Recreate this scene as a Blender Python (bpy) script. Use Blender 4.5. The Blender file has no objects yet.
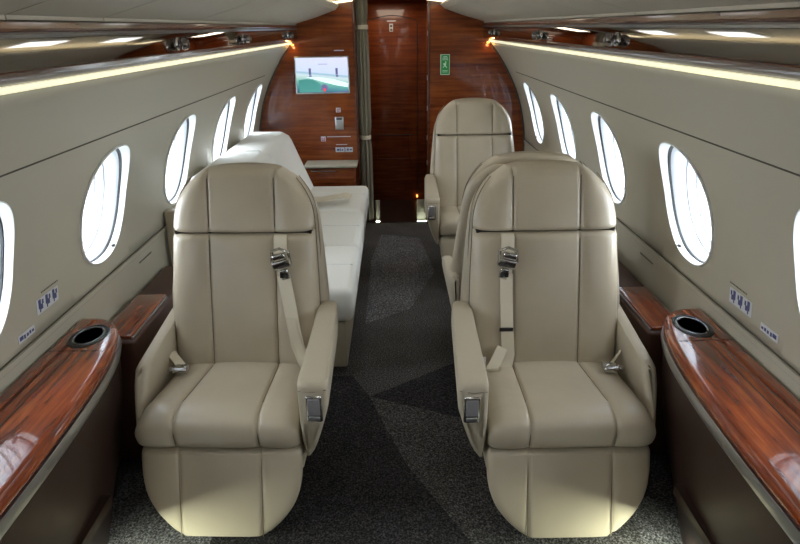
import bpy, math
from mathutils import Vector, Matrix
PI = math.pi
SC = bpy.context.scene
COL = SC.collection

# ------------------------------------------------------------------ camera
cam_d = bpy.data.cameras.new('camera')
cam = bpy.data.objects.new('camera', cam_d)
COL.objects.link(cam)
cam_d.sensor_width = 36.0
cam_d.lens = 615.0 / 800.0 * 36.0
cam_d.clip_start = 0.01
cam.matrix_world = (Matrix.Translation((0.02, 0, 1.55)) @ Matrix.Rotation(math.radians(-0.33), 4, 'Z')
                    @ Matrix.Rotation(PI / 2 - math.radians(21.75), 4, 'X') @ Matrix.Rotation(math.radians(-0.8), 4, 'Z'))
SC.camera = cam

# ------------------------------------------------------------------ sky, exposure
w = bpy.data.worlds.new('sky')
SC.world = w
w.use_nodes = True
bg = w.node_tree.nodes['Background']
bg.inputs[0].default_value = (0.86, 0.93, 1.0, 1)
bg.inputs[1].default_value = 4.0
vs = SC.view_settings
vs.view_transform = 'Standard'
vs.look = 'None'
vs.gamma = 1
vs.use_curve_mapping = False
vs.exposure = 0.22
WIN_W = 19.0        # watts of daylight per cabin window
CEIL_E = 3.1       # ceiling light panels
COVE_E = 16.0
STRIP_E = 0.62
FLOOR_W = 11.0

# ------------------------------------------------------------------ daylight outside each window
WIN_L = [2.125 + 0.805 * k for k in range(-3, 4)]
WIN_L[2] = 1.375
WIN_R = [2.02 + 0.79 * k for k in range(-3, 4)]
WZ = 0.975
def area(name, loc, rot, sx, sy, power, color):
    d = bpy.data.lights.new(name, 'AREA')
    d.shape = 'RECTANGLE'; d.size = sx; d.size_y = sy
    d.energy = power; d.color = color
    o = bpy.data.objects.new(name, d)
    o.location = loc; o.rotation_euler = rot
    COL.objects.link(o)
    return o
for s, ys in ((-1, WIN_L), (1, WIN_R)):
    for y in ys:
        area('daylight', (s * 1.42, y, WZ + 0.10), (0, s * (PI / 2 - 0.25), 0), 0.6, 0.7, WIN_W, (0.86, 0.93, 1.0))

# ------------------------------------------------------------------ materials
def new_mat(name):
    m = bpy.data.materials.new(name); m.use_nodes = True
    nt = m.node_tree
    return m, nt, nt.nodes['Principled BSDF']
def setp(b, **k):
    for n, v in k.items():
        n = n.replace('_', ' ')
        if n in b.inputs: b.inputs[n].default_value = v
def coords(nt, scale=(1, 1, 1), rot=(0, 0, 0)):
    tc = nt.nodes.new('ShaderNodeTexCoord'); mp = nt.nodes.new('ShaderNodeMapping')
    mp.inputs['Scale'].default_value = scale; mp.inputs['Rotation'].default_value = rot
    nt.links.new(tc.outputs['Object'], mp.inputs[0])
    return mp.outputs[0]
def noise(nt, vec, scale, detail=3, rough=0.5):
    n = nt.nodes.new('ShaderNodeTexNoise')
    n.inputs['Scale'].default_value = scale; n.inputs['Detail'].default_value = detail
    n.inputs['Roughness'].default_value = rough
    nt.links.new(vec, n.inputs['Vector'])
    return n.outputs['Fac']
def ramp(nt, fac, stops):
    r = nt.nodes.new('ShaderNodeValToRGB')
    e = r.color_ramp.elements
    while len(e) < len(stops): e.new(0.5)
    for i, (p, c) in enumerate(stops):
        e[i].position = p; e[i].color = (*c, 1)
    nt.links.new(fac, r.inputs[0])
    return r.outputs[0]
def bump(nt, b, h, strength, dist=0.002):
    n = nt.nodes.new('ShaderNodeBump')
    n.inputs['Strength'].default_value = strength; n.inputs['Distance'].default_value = dist
    nt.links.new(h, n.inputs['Height']); nt.links.new(n.outputs[0], b.inputs['Normal'])
def plain(name, c, rough=0.5, metal=0.0, coat=0.0, spec=0.5, nscale=None, nstr=0.1, var=0.0, vscale=3):
    m, nt, b = new_mat(name)
    setp(b, Base_Color=(*c, 1), Roughness=rough, Metallic=metal, Coat_Weight=coat, Specular_IOR_Level=spec)
    v = coords(nt)
    if var:
        f = noise(nt, v, vscale, 2)
        nt.links.new(ramp(nt, f, [(0.3, tuple(x * (1 - var) for x in c)), (0.7, tuple(min(1, x * (1 + var)) for x in c))]), b.inputs['Base Color'])
    if nscale:
        bump(nt, b, noise(nt, v, nscale, 4), nstr)
    return m
def wood(name, dark, mid, light, axis='Y', rough=0.12, scale=1.0):
    m, nt, b = new_mat(name)
    sc = {'Y': (14, 0.9, 14), 'X': (0.9, 14, 14), 'Z': (14, 14, 0.9)}[axis]
    v = coords(nt, tuple(x * scale for x in sc))
    f1 = noise(nt, v, 3.0, 6, 0.62)
    v2 = coords(nt, (5, 5, 5))
    f2 = noise(nt, v2, 1.3, 3)
    mx = nt.nodes.new('ShaderNodeMath'); mx.operation = 'MULTIPLY_ADD'
    nt.links.new(f2, mx.inputs[0]); mx.inputs[1].default_value = 0.35
    nt.links.new(f1, mx.inputs[2])
    c = ramp(nt, mx.outputs[0], [(0.40, dark), (0.62, mid), (0.92, light)])
    nt.links.new(c, b.inputs['Base Color'])
    setp(b, Roughness=rough + 0.15, Coat_Weight=1.0, Coat_Roughness=0.05, Specular_IOR_Level=0.25)
    return m
def emit(name, c, e):
    m, nt, b = new_mat(name)
    setp(b, Base_Color=(*c, 1), Emission_Color=(*c, 1), Emission_Strength=e, Roughness=0.4)
    return m

M = {}
M['leather'] = plain('seat_leather', (0.475, 0.412, 0.31), 0.32, nscale=420, nstr=0.12, var=0.05, vscale=6)
nt = M['leather'].node_tree
_b = nt.nodes['Principled BSDF']; _f = _b.inputs['Normal'].links[0].from_socket
_w = nt.nodes.new('ShaderNodeBump'); _w.inputs['Strength'].default_value = 0.35; _w.inputs['Distance'].default_value = 0.006
nt.links.new(noise(nt, coords(nt, (1, 1, 0.7)), 11, 2, 0.55), _w.inputs['Height']); nt.links.new(_f, _w.inputs['Normal']); nt.links.new(_w.outputs[0], _b.inputs['Normal'])
M['leather_side'] = plain('seat_shell_leather', (0.44, 0.385, 0.29), 0.40, nscale=420, nstr=0.12)
M['thread'] = plain('seam_thread', (0.20, 0.165, 0.12), 0.7)
M['gap'] = plain('dark_gap', (0.02, 0.017, 0.014), 0.8)
M['cream'] = plain('cream_wall_panel', (0.44, 0.415, 0.33), 0.45, nscale=260, nstr=0.05)
M['cream_ceil'] = plain('cream_ceiling_panel', (0.47, 0.43, 0.345), 0.6, nscale=260, nstr=0.04)
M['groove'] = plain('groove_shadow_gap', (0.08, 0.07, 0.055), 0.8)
M['wood'] = wood('bulkhead_veneer', (0.055, 0.010, 0.002), (0.17, 0.034, 0.006), (0.32, 0.085, 0.016), 'X')
M['wood_door'] = wood('door_veneer', (0.045, 0.008, 0.002), (0.12, 0.024, 0.005), (0.22, 0.055, 0.012), 'X')
M['wood_door'].node_tree.nodes['Principled BSDF'].inputs['Coat Weight'].default_value = 0.35
M['wood'].node_tree.nodes['Principled BSDF'].inputs['Coat Weight'].default_value = 0.7
M['wood_top'] = wood('console_veneer', (0.045, 0.006, 0.002), (0.19, 0.030, 0.006), (0.42, 0.10, 0.022), 'Y', 0.06, 1.5)
M['wood_rail'] = wood('rail_veneer', (0.03, 0.008, 0.004), (0.08, 0.025, 0.012), (0.14, 0.05, 0.025), 'Y')
M['wood_rail'].node_tree.nodes['Principled BSDF'].inputs['Coat Weight'].default_value = 0.45
M['brown'] = plain('dark_brown_leather', (0.026, 0.012, 0.008), 0.36, nscale=300, nstr=0.1)
M['brown2'] = plain('brown_ledge_leather', (0.075, 0.032, 0.02), 0.4, nscale=300, nstr=0.1)
M['chrome'] = plain('polished_chrome', (0.62, 0.62, 0.63), 0.12, metal=1)
M['lamp_chrome'] = plain('smoked_chrome', (0.33, 0.31, 0.30), 0.15, metal=1)
M['satin'] = plain('satin_metal', (0.55, 0.56, 0.58), 0.32, metal=1)
M['mirror'] = plain('polished_panel', (0.36, 0.335, 0.31), 0.04, metal=1)
M['belt'] = plain('beige_webbing', (0.66, 0.60, 0.47), 0.6, nscale=900, nstr=0.3)
M['black'] = plain('black_plastic', (0.012, 0.012, 0.012), 0.3)
M['white'] = plain('white_plastic', (0.72, 0.74, 0.74), 0.35)
M['reveal'] = plain('window_reveal_white', (0.80, 0.82, 0.82), 0.3)
M['surround'] = plain('grey_window_surround', (0.55, 0.58, 0.61), 0.35)
M['cover'] = plain('white_quilted_cover', (0.80, 0.80, 0.76), 0.75, nscale=60, nstr=0.35)
M['greypad'] = plain('grey_control_pad', (0.22, 0.21, 0.22), 0.35)
M['curtain'] = plain('olive_curtain', (0.24, 0.22, 0.165), 0.8, nscale=200, nstr=0.2)
M['strip'] = emit('valance_strip_light', (1.0, 0.95, 0.66), STRIP_E)
M['ceil_light'] = emit('ceiling_light_diffuser', (0.95, 0.97, 1.0), CEIL_E)
M['cove'] = emit('cove_tube', (1.0, 0.93, 0.72), COVE_E)
M['warm_cove_glow'] = emit('warm_cove_glow', (1.0, 0.90, 0.62), 1.6)
M['amber'] = emit('amber_lamp', (1.0, 0.45, 0.10), 2.2)
M['floor_lamp'] = emit('added_glow_lamp', (0.90, 1.0, 0.80), 18.0)
M['label'] = plain('placard_white', (0.62, 0.64, 0.68), 0.5)
M['label_ink'] = plain('placard_ink', (0.06, 0.07, 0.20), 0.5)
M['ink'] = plain('dark_print', (0.07, 0.06, 0.05), 0.6)
M['red_ink'] = plain('red_print', (0.45, 0.03, 0.03), 0.5)
M['green'] = emit('exit_sign_green', (0.01, 0.13, 0.03), 0.6)
M['sign_white'] = plain('sign_print_white', (0.7, 0.8, 0.7), 0.5)
M['amber_plastic'] = M['amber']
# window pane: clear acrylic
m, nt, b = new_mat('window_acrylic')
nt.nodes.remove(b)
tr = nt.nodes.new('ShaderNodeBsdfTransparent'); gl = nt.nodes.new('ShaderNodeBsdfGlossy'); mx = nt.nodes.new('ShaderNodeMixShader')
gl.inputs['Roughness'].default_value = 0.02; mx.inputs[0].default_value = 0.06
nt.links.new(tr.outputs[0], mx.inputs[1]); nt.links.new(gl.outputs[0], mx.inputs[2])
nt.links.new(mx.outputs[0], nt.nodes['Material Output'].inputs[0])
M['pane'] = m
# carpet
def carpet(name, c):
    m, nt, b = new_mat(name)
    v = coords(nt)
    f = noise(nt, v, 150, 2, 0.75)
    g = noise(nt, v, 5, 3)
    k = ramp(nt, f, [(0.36, tuple(x * 0.25 for x in c)), (0.52, c), (0.70, tuple(x * 3.4 for x in c))])
    k2 = ramp(nt, g, [(0.3, (0.75,) * 3), (0.7, (1.0,) * 3)])
    mul = nt.nodes.new('ShaderNodeMixRGB'); mul.blend_type = 'MULTIPLY'; mul.inputs[0].default_value = 1
    nt.links.new(k, mul.inputs[1]); nt.links.new(k2, mul.inputs[2])
    nt.links.new(mul.outputs[0], b.inputs['Base Color'])
    setp(b, Roughness=0.95, Specular_IOR_Level=0.15)
    bump(nt, b, f, 0.9, 0.006)
    return m
M['carpet'] = carpet('charcoal_carpet', (0.080, 0.076, 0.074))
M['carpet_dark'] = carpet('black_carpet', (0.034, 0.032, 0.034))
M['carpet_light'] = carpet('grey_and_lit_carpet', (0.12, 0.118, 0.122))

# ------------------------------------------------------------------ mesh helpers
def mesh_obj(name, verts, faces, mat, parent=None, smooth=True, mats=None, mi=None):
    me = bpy.data.meshes.new(name)
    me.from_pydata([tuple(v) for v in verts], [], faces)
    for m_ in (mats or [mat]): me.materials.append(M[m_] if isinstance(m_, str) else m_)
    if mi: me.polygons.foreach_set('material_index', mi)
    me.polygons.foreach_set('use_smooth', [smooth] * len(me.polygons))
    me.update()
    o = bpy.data.objects.new(name, me)
    COL.objects.link(o)
    if parent: o.parent = parent
    return o
class MB:
    def __init__(s): s.v = []; s.f = []
    def add(s, v, f):
        n = len(s.v); s.v += [tuple(x) for x in v]; s.f += [tuple(i + n for i in q) for q in f]; return s
    def box(s, x0, x1, y0, y1, z0, z1, bev=0.0):
        x0, x1 = sorted((x0, x1)); y0, y1 = sorted((y0, y1)); z0, z1 = sorted((z0, z1))
        if bev <= 0:
            v = [(x, y, z) for x in (x0, x1) for y in (y0, y1) for z in (z0, z1)]
            return s.add(v, [(0, 1, 3, 2), (4, 6, 7, 5), (0, 4, 5, 1), (2, 3, 7, 6), (0, 2, 6, 4), (1, 5, 7, 3)])
        b_ = min(bev, (x1 - x0) / 2.01, (y1 - y0) / 2.01, (z1 - z0) / 2.01)
        rows = []
        K = 3
        prof = [(b_ * (1 - math.sin(t * PI / 2 / K)), b_ * (1 - math.cos(t * PI / 2 / K))) for t in range(K + 1)]
        for (ins, dz) in prof: rows.append((ins, z0 + dz)) 
        for (ins, dz) in reversed(prof): rows.append((ins, z1 - dz))
        loops = []
        for ins, z in rows:
            lp = []
            for cx, cy, a0 in ((x1 - b_, y1 - b_, 0), (x0 + b_, y1 - b_, 90), (x0 + b_, y0 + b_, 180), (x1 - b_, y0 + b_, 270)):
                for k in range(K + 1):
                    a = math.radians(a0 + 90 * k / K); r = b_ - ins
                    lp.append((cx + r * math.cos(a), cy + r * math.sin(a), z))
            loops.append(lp)
        return s.loft(loops)
    def loft(s, loops, caps=True):
        n = len(loops[0]); v = [p for l in loops for p in l]; f = []
        for i in range(len(loops) - 1):
            for j in range(n):
                k = (j + 1) % n
                f.append((i * n + j, i * n + k, (i + 1) * n + k, (i + 1) * n + j))
        if caps:
            f.append(tuple(reversed(range(n)))); f.append(tuple(range((len(loops) - 1) * n, len(loops) * n)))
        return s.add(v, f)
    def grid(s, rows):
        n = len(rows[0]); v = [p for r in rows for p in r]
        f = [(i * n + j, i * n + j + 1, (i + 1) * n + j + 1, (i + 1) * n + j) for i in range(len(rows) - 1) for j in range(n - 1)]
        return s.add(v, f)
    def tube(s, pts, r, n=6):
        pts = [Vector(p) for p in pts]; loops = []
        for i, p in enumerate(pts):
            d = (pts[min(i + 1, len(pts) - 1)] - pts[max(i - 1, 0)]).normalized()
            u = d.cross(Vector((0, 0, 1)))
            if u.length < 0.05: u = d.cross(Vector((0, 1, 0)))
            u.normalize(); q = u.cross(d)
            loops.append([p + u * r * math.cos(2 * PI * k / n) + q * r * math.sin(2 * PI * k / n) for k in range(n)])
        return s.loft(loops)
    def ribbon(s, pts, side, width, thick, nrm):
        loops = []
        sd = Vector(side).normalized()
        for i, (p, nn) in enumerate(zip(pts, nrm)):
            p = Vector(p); nn = Vector(nn).normalized()
            a = sd * width / 2; c = nn * thick / 2
            loops.append([p - a - c, p + a - c, p + a + c, p - a + c])
        return s.loft(loops)
    def lathe(s, prof, c=(0, 0, 0), axis='Z', n=24, sx=1, sy=1):
        loops = []
        for r, h in prof:
            lp = []
            for k in range(n):
                a = 2 * PI * k / n; u, v_ = r * math.cos(a) * sx, r * math.sin(a) * sy
                q = {'Z': (u, v_, h), 'Y': (u, h, v_), 'X': (h, u, v_)}[axis]
                lp.append((c[0] + q[0], c[1] + q[1], c[2] + q[2]))
            loops.append(lp)
        return s.loft(loops)
    def poly(s, pts, d):
        n = len(pts); d = Vector(d)
        v = [Vector(p) for p in pts] + [Vector(p) + d for p in pts]
        return s.add(v, [tuple(range(n)), tuple(reversed(range(n, 2 * n)))] + [(i, n + i, n + (i + 1) % n, (i + 1) % n) for i in range(n)])
    def xform(s, fn): s.v = [tuple(fn(*p)) for p in s.v]; return s
    def build(s, name, mat, parent=None, smooth=True):
        o = mesh_obj(name, s.v, s.f, mat, parent, smooth)
        import bmesh
        bm = bmesh.new(); bm.from_mesh(o.data); bmesh.ops.recalc_face_normals(bm, faces=bm.faces)
        if smooth:
            for e in bm.edges:
                if len(e.link_faces) == 2 and e.calc_face_angle() > 0.7: e.smooth = False
        bm.to_mesh(o.data); bm.free()
        return o
def empty(name, loc=(0, 0, 0), rz=0, label=None, cat=None, group=None):
    o = bpy.data.objects.new(name, None); COL.objects.link(o)
    o.empty_display_size = 0.1
    o.location = loc; o.rotation_euler = (0, 0, rz)
    if label: tag(o, label, cat, group)
    return o
def tag(o, label, cat, group=None):
    o['label'] = label; o['category'] = cat
    if group: o['group'] = group
    return o
def struct(o): o['kind'] = 'structure'; return o
def kids(o): return [c for c in bpy.data.objects if c.parent == o]
def copy_tree(o, parent=None, skip=()):
    c = o.copy(); COL.objects.link(c); c.parent = parent
    for ch in kids(o):
        if ch.name.split('.')[0] not in skip: copy_tree(ch, c)
    return c
def interp(tab, t):
    if t <= tab[0][0]: return tab[0][1]
    for (a, b_), (c, d) in zip(tab, tab[1:]):
        if t <= c:
            return b_ + (d - b_) * (t - a) / (c - a)
    return tab[-1][1]
def smooth_tab(tab, t):
    # Catmull-Rom through (t, v)
    if t <= tab[0][0]: return tab[0][1]
    if t >= tab[-1][0]: return tab[-1][1]
    for i in range(len(tab) - 1):
        if tab[i][0] <= t <= tab[i + 1][0]:
            x0, y0 = tab[i]; x1, y1 = tab[i + 1]
            m0 = (y1 - tab[i - 1][1]) / (x1 - tab[i - 1][0]) if i > 0 else (y1 - y0) / (x1 - x0)
            m1 = (tab[i + 2][1] - y0) / (tab[i + 2][0] - x0) if i + 2 < len(tab) else (y1 - y0) / (x1 - x0)
            h = x1 - x0; u = (t - x0) / h
            return ((2*u**3 - 3*u**2 + 1) * y0 + (u**3 - 2*u**2 + u) * h * m0 + (-2*u**3 + 3*u**2) * y1 + (u**3 - u**2) * h * m1)

# ------------------------------------------------------------------ cabin shell
Y0, Y1 = -1.3, 4.97
PROF = [(0.0, 1.060), (0.3, 1.064), (0.6, 1.065), (0.78, 1.055), (0.96, 1.018), (1.08, 0.977), (1.2, 0.918), (1.335, 0.835), (1.433, 0.760)]
def WX(z): return smooth_tab(PROF, z)
def frange(a, b_, n): return [a + (b_ - a) * i / n for i in range(n + 1)]
PZ0, PZ1, PW = 0.70, 1.21, 0.24
OA, OB, ON = 0.178, 0.207, 2.35
def oval(t, sa=1.0, sb=None):
    sb = sa if sb is None else sb
    c, s_ = math.cos(t), math.sin(t)
    return (OA * sa * math.copysign(abs(c) ** (2 / ON), c), OB * sb * math.copysign(abs(s_) ** (2 / ON), s_))
def wall(side, ys, name):
    mb = MB()
    # below and above the window band (dado joint at 0.632)
    lower = frange(0.0, PZ0, 12); upper = frange(PZ1, 1.433, 8)
    cols = [Y0]
    for y in ys: cols += [y - PW, y + PW]
    cols += [Y1]
    zb = frange(PZ0, PZ1, 12)
    def pt(y, z): return (side * WX(z), y, z)
    allc = []
    for i in range(len(cols) - 1):
        seg = frange(cols[i], cols[i + 1], 12 if i % 2 else 4)
        allc += seg if not allc else seg[1:]
        if i % 2 == 0:
            mb.grid([[pt(y, z) for y in seg] for z in zb])
    lw = MB().grid([[pt(y, z) for y in allc] for z in lower]).build(name + '_lower', 'cream'); struct(lw)
    mb.grid([[pt(y, z) for y in allc] for z in upper])
    for yc in ys:
        yy = frange(yc - PW, yc + PW, 12)
        border = [(y, PZ1) for y in reversed(yy)] + [(yc - PW, z) for z in reversed(zb)][1:] + [(y, PZ0) for y in yy][1:] + [(yc + PW, z) for z in zb][1:-1]
        rings = []
        for k in range(7):
            r = []
            for (y, z) in border:
                a = math.atan2((z - WZ) / OB, (y - yc) / OA)
                oy, oz = oval(a)
                f = k / 6
                r.append(pt(y + (yc + oy - y) * f, z + (WZ + oz - z) * f))
            rings.append(r)
        mb.loft(rings, caps=False)
    o = mb.build(name, 'cream'); struct(o)
    import bmesh
    bm = bmesh.new(); bm.from_mesh(o.data)
    bmesh.ops.remove_doubles(bm, verts=bm.verts, dist=0.0004)
    bmesh.ops.recalc_face_normals(bm, faces=bm.faces)
    bm.faces.ensure_lookup_table()
    if sum(f.normal.x * f.calc_area() for f in bm.faces) * side > 0: bmesh.ops.reverse_faces(bm, faces=bm.faces)
    bm.to_mesh(o.data); bm.free()
    so = o.modifiers.new('lining', 'SOLIDIFY'); so.thickness = 0.02; so.offset = -1
    return o
wall('L' and -1, WIN_L, 'wall_left'); wall(1, WIN_R, 'wall_right')

wn = 0
for side, ys in ((-1, WIN_L), (1, WIN_R)):
    for yc in ys:
        wn += 1
        root = struct(empty('window_%d' % wn, (side * 1.02, yc, WZ)))
        N = 64
        def ring(sc, dep, z_soft=1.0):
            r = []
            for k in range(N):
                oy, oz = oval(2 * PI * k / N, sc)
                x = WX(WZ + oz)
                fl = min(1, dep / 0.05)
                x = x * (1 - fl) + (1.03 - 0.25 * oz) * fl
                r.append((side * (x + dep - 1.02), oy, oz))
            return r
        def tub(name, spec, mat):
            return MB().loft([ring(a, d) for a, d in spec], caps=False).build(name, mat, root)
        tub('window_bezel', [(1.012, 0.002), (1.008, -0.004), (0.99, -0.005), (0.975, 0.002), (0.965, 0.012)], 'reveal')
        tub('window_gasket', [(0.965, 0.012), (0.950, 0.013), (0.948, 0.018)], 'black')
        spec = [(0.948, 0.018), (0.925, 0.024)]
        for q in range(3):
            d0 = (0.040, 0.075, 0.150)[q]
            r0 = 0.915 - q * 0.014
            spec += [(r0, d0), (r0 + 0.012, d0 + 0.003), (r0 + 0.010, d0 + 0.015), (r0 - 0.014, d0 + 0.018)]
        spec += [(0.83, 0.205), (0.84, 0.23)]
        tub('window_frame', spec, 'surround')
        pane = MB(); pane.add(ring(0.845, 0.195), [tuple(range(N))])
        pane.build('window_pane', 'pane', root, smooth=False)
        t_ = MB().box(side * 0.018, side * 0.028, -0.008, 0.008, -0.178, -0.170, 0.002)
        t_.xform(lambda x, y, z: (x, y + 0.07, z)); t_.build('shade_latch', 'black', root)

# grooves and dado
def strip_on_wall(name, side, z0, z1, out, mat, ya=Y0, yb=Y1, kind=True):
    mb = MB()
    lp = []
    for y in (ya, yb):
        lp.append([(side * (WX(z0) - 0.0), y, z0), (side * (WX(z0) - out), y, z0 + 0.001), (side * (WX(z1) - out), y, z1 - 0.001), (side * WX(z1), y, z1)])
    mb.loft(lp)
    o = mb.build(name, mat, smooth=False)
    if kind: struct(o)
    return o
tn = 0
for s in (-1, 1):
    for z0, z1, out, mat in ((1.236, 1.2415, 0.0015, 'groove'), (0.6955, 0.701, 0.0022, 'groove'), (0.676, 0.6952, 0.007, 'cream'), (0.671, 0.6757, 0.0016, 'groove')):
        tn += 1
        strip_on_wall('trim_%d' % tn, s, z0, z1, out, mat, yb=4.60 if z0 > 1.2 and z0 < 1.3 else Y1 - 0.002)

# floor
fl = MB().box(-1.07, 1.07, Y0, 5.02, -0.03, 0.0).build('floor', 'carpet', smooth=False); struct(fl)
def floor_patch(name, pts, mat):
    o = MB().poly([(x, y, 0.0002) for x, y in pts], (0, 0, 0.0018)).build(name, mat, fl, smooth=False); return o
floor_patch('inlay_and_lit_patch', [(-0.11, 2.369), (-0.01, 2.06), (0.047, 1.90), (0.26, 1.49), (0.40, 1.15), (0.55, 0.8), (-0.60, 0.8), (-0.60, 2.55), (-0.20, 2.55)], 'carpet_dark')
floor_patch('inlay_and_lit_patch', [(-0.11, 2.369), (0.301, 2.658), (0.62, 2.88), (0.62, 2.06), (0.295, 2.19)], 'carpet_dark')
floor_patch('inlay_and_lit_patch', [(-0.11, 2.369), (0.295, 2.19), (0.62, 2.06), (0.80, 1.75), (0.80, 0.9), (0.53, 0.85), (0.40, 1.15), (0.26, 1.49), (0.047, 1.90), (-0.01, 2.06)], 'carpet')
floor_patch('inlay_and_lit_patch', [(-0.16, 3.1), (0.10, 3.3), (0.28, 3.9), (0.20, 4.6), (-0.10, 4.7), (-0.16, 4.1)], 'carpet_light')
floor_patch('inlay_and_lit_patch', [(-1.01, 0.8), (-0.6, 0.8), (-0.6, 1.9), (-1.01, 1.9)], 'carpet_light')  # pool of floor wash light laid in as paler carpet
floor_patch('inlay_and_lit_patch', [(1.01, 0.8), (0.80, 0.8), (0.80, 1.75), (0.75, 1.9), (1.01, 1.9)], 'carpet_light')  # same painted pool of wash light, right side

# ceiling: side panels, coves, crown
def extr(prof, y0, y1, n=1):
    return [[(x, y, z) for (x, z) in prof] for y in frange(y0, y1, n)]
crown = [(x, 1.815 - 0.20 * x * x) for x in frange(-0.60, 0.60, 20)]
crown += [(0.75, 1.66), (0.80, 1.50)]; crown = [(-0.80, 1.50), (-0.75, 1.66)] + crown
o = MB().grid(extr(crown, Y0, 5.9)).build('ceiling', 'cream_ceil'); struct(o)
def wall_skin():
    pass
joints = {-1: [0.05, 0.47, 1.25, 1.67, 2.455, 2.86, 3.66, 4.06], 1: [0.05, 0.69, 1.07, 1.87, 2.26, 2.665, 3.46, 3.87]}
for s in (-1, 1):
    ys = [Y0] + joints[s] + [Y1]
    for a, b_ in zip(ys, ys[1:]):
        th = [(0.702, 1.572), (0.702, 1.580), (0.55, 1.622), (0.405, 1.672), (0.385, 1.690), (0.375, 1.700), (0.385, 1.712), (0.42, 1.700), (0.56, 1.650), (0.74, 1.60), (0.74, 1.572)]
        lo = []
        for y in (a + 0.0025, b_ - 0.0025):
            lo.append([(s * x, y, z) for x, z in th])
        tn += 1
        struct(MB().loft(lo).build('trim_%d' % tn, 'cream_ceil', smooth=False))
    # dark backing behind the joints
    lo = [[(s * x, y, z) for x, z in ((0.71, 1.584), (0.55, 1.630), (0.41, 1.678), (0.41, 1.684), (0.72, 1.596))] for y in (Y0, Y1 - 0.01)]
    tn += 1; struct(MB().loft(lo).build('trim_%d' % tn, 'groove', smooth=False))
# central ceiling light panels, glowing white diffusers
NUM = ['rearmost', 'second from the rear', 'third from the rear', 'third from the bulkhead', 'second from the bulkhead', 'nearest the bulkhead']
for s, nm in ((-1, 'left'), (1, 'right')):
    for k, y in enumerate((-0.75, 0.25, 1.25, 2.25, 3.25, 4.25)):
        r = empty('ceiling_light', (s * 0.28, y, 1.795), 0, 'white ceiling light panel, %s row, %s' % (nm, NUM[k]), 'ceiling light', 'ceiling light panels along the crown')
        r.rotation_euler = (0, s * 0.11, 0)
        MB().box(-0.075, 0.075, -0.20, 0.20, -0.012, 0.006, 0.004).build('light_frame', 'white', r)
        MB().box(-0.06, 0.06, -0.185, 0.185, -0.016, -0.0125).build('diffuser', 'ceil_light', r, smooth=False)
for s, nm in ((-1, 'left'), (1, 'right')):
    t = MB().tube([(s * 0.45, Y0 + 0.1, 1.712), (s * 0.45, 4.93, 1.712)], 0.007).build('cove_light', 'cove')
    tag(t, 'warm cove light tube hidden above the %s ceiling panels' % nm, 'cove light')

# valance, polished panel and rails: one long unit per side
for s, nm in ((-1, 'left'), (1, 'right')):
    r = empty('overhead_service_panel', (0, 0, 0), 0, 'polished dark wood service panel running along the %s wall above the windows' % nm, 'service panel')
    ya, yb = Y0 + 0.01, Y1 - 0.004
    def ex(prof, name, mat, sm=False):
        lo = [[(s * x, y, z) for x, z in prof] for y in frange(ya, yb, 6)]
        return MB().loft(lo).build(name, mat, r, smooth=sm)
    ex([(0.762, 1.4335), (0.751, 1.4355), (0.745, 1.442), (0.744, 1.449), (0.765, 1.4495)], 'light_strip', 'strip', True)
    ex([(0.746, 1.450), (0.735, 1.4515), (0.708, 1.470), (0.699, 1.477), (0.700, 1.480), (0.76, 1.480)], 'lower_rail', 'wood_rail', True)
    ex([(0.7010, 1.4805), (0.7021, 1.494), (0.7033, 1.508), (0.7049, 1.522), (0.7075, 1.538), (0.735, 1.538), (0.735, 1.4805)], 'mirror_panel', 'mirror', True)
    ex([(0.712, 1.5385), (0.699, 1.540), (0.696, 1.545), (0.699, 1.549), (0.735, 1.549)], 'metal_trim', 'satin', True)
    ex([(0.735, 1.5495), (0.699, 1.550), (0.694, 1.556), (0.695, 1.567), (0.702, 1.571), (0.735, 1.571)], 'upper_rail', 'wood_rail', True)
# fill between valance and wall behind
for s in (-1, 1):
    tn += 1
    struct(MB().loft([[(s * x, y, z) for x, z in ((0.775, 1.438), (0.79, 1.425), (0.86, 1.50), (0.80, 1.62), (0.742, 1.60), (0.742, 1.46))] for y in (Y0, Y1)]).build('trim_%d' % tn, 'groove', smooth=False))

# chrome reading lamps on the service panel
def lamp_proto():
    r = empty('reading_lamp', (0, 0, 0))
    MB().lathe([(0.0, -0.004), (0.019, -0.004), (0.022, 0.0), (0.019, 0.006), (0.0, 0.008)], axis='X', n=20).build('mount_ring', 'chrome', r)
    MB().lathe([(0.0, 0.004), (0.012, 0.006), (0.0185, 0.014), (0.020, 0.022), (0.0185, 0.030), (0.013, 0.037), (0.011, 0.034), (0.0, 0.032)], axis='X', n=20).build('eyeball', 'lamp_chrome', r)
    MB().lathe([(0.0, 0.0325), (0.0095, 0.0335), (0.008, 0.036), (0.0, 0.037)], axis='X', n=16).build('lens', 'black', r)
    return r
LY = [2.02+0.19, 3.18, 4.55, 2.0, 3.05, 4.45]
proto = lamp_proto()
for k, (s, y, where) in enumerate(((-1, LY[0], 'left panel, nearest the viewer'), (-1, LY[1], 'left panel, middle one'), (-1, LY[2], 'left panel, beside the bulkhead'), (1, LY[3], 'right panel, nearest the viewer'), (1, LY[4], 'right panel, middle one'), (1, LY[5], 'right panel, beside the bulkhead'))):
    o = proto if k == 0 else copy_tree(proto)
    o.location = (s * 0.703, y, 1.505); o.rotation_euler = (0, 0, PI if s > 0 else 0)
    tag(o, 'chrome eyeball reading lamp on the %s' % where, 'reading lamp', 'chrome eyeball lamps on the service panels')

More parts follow.
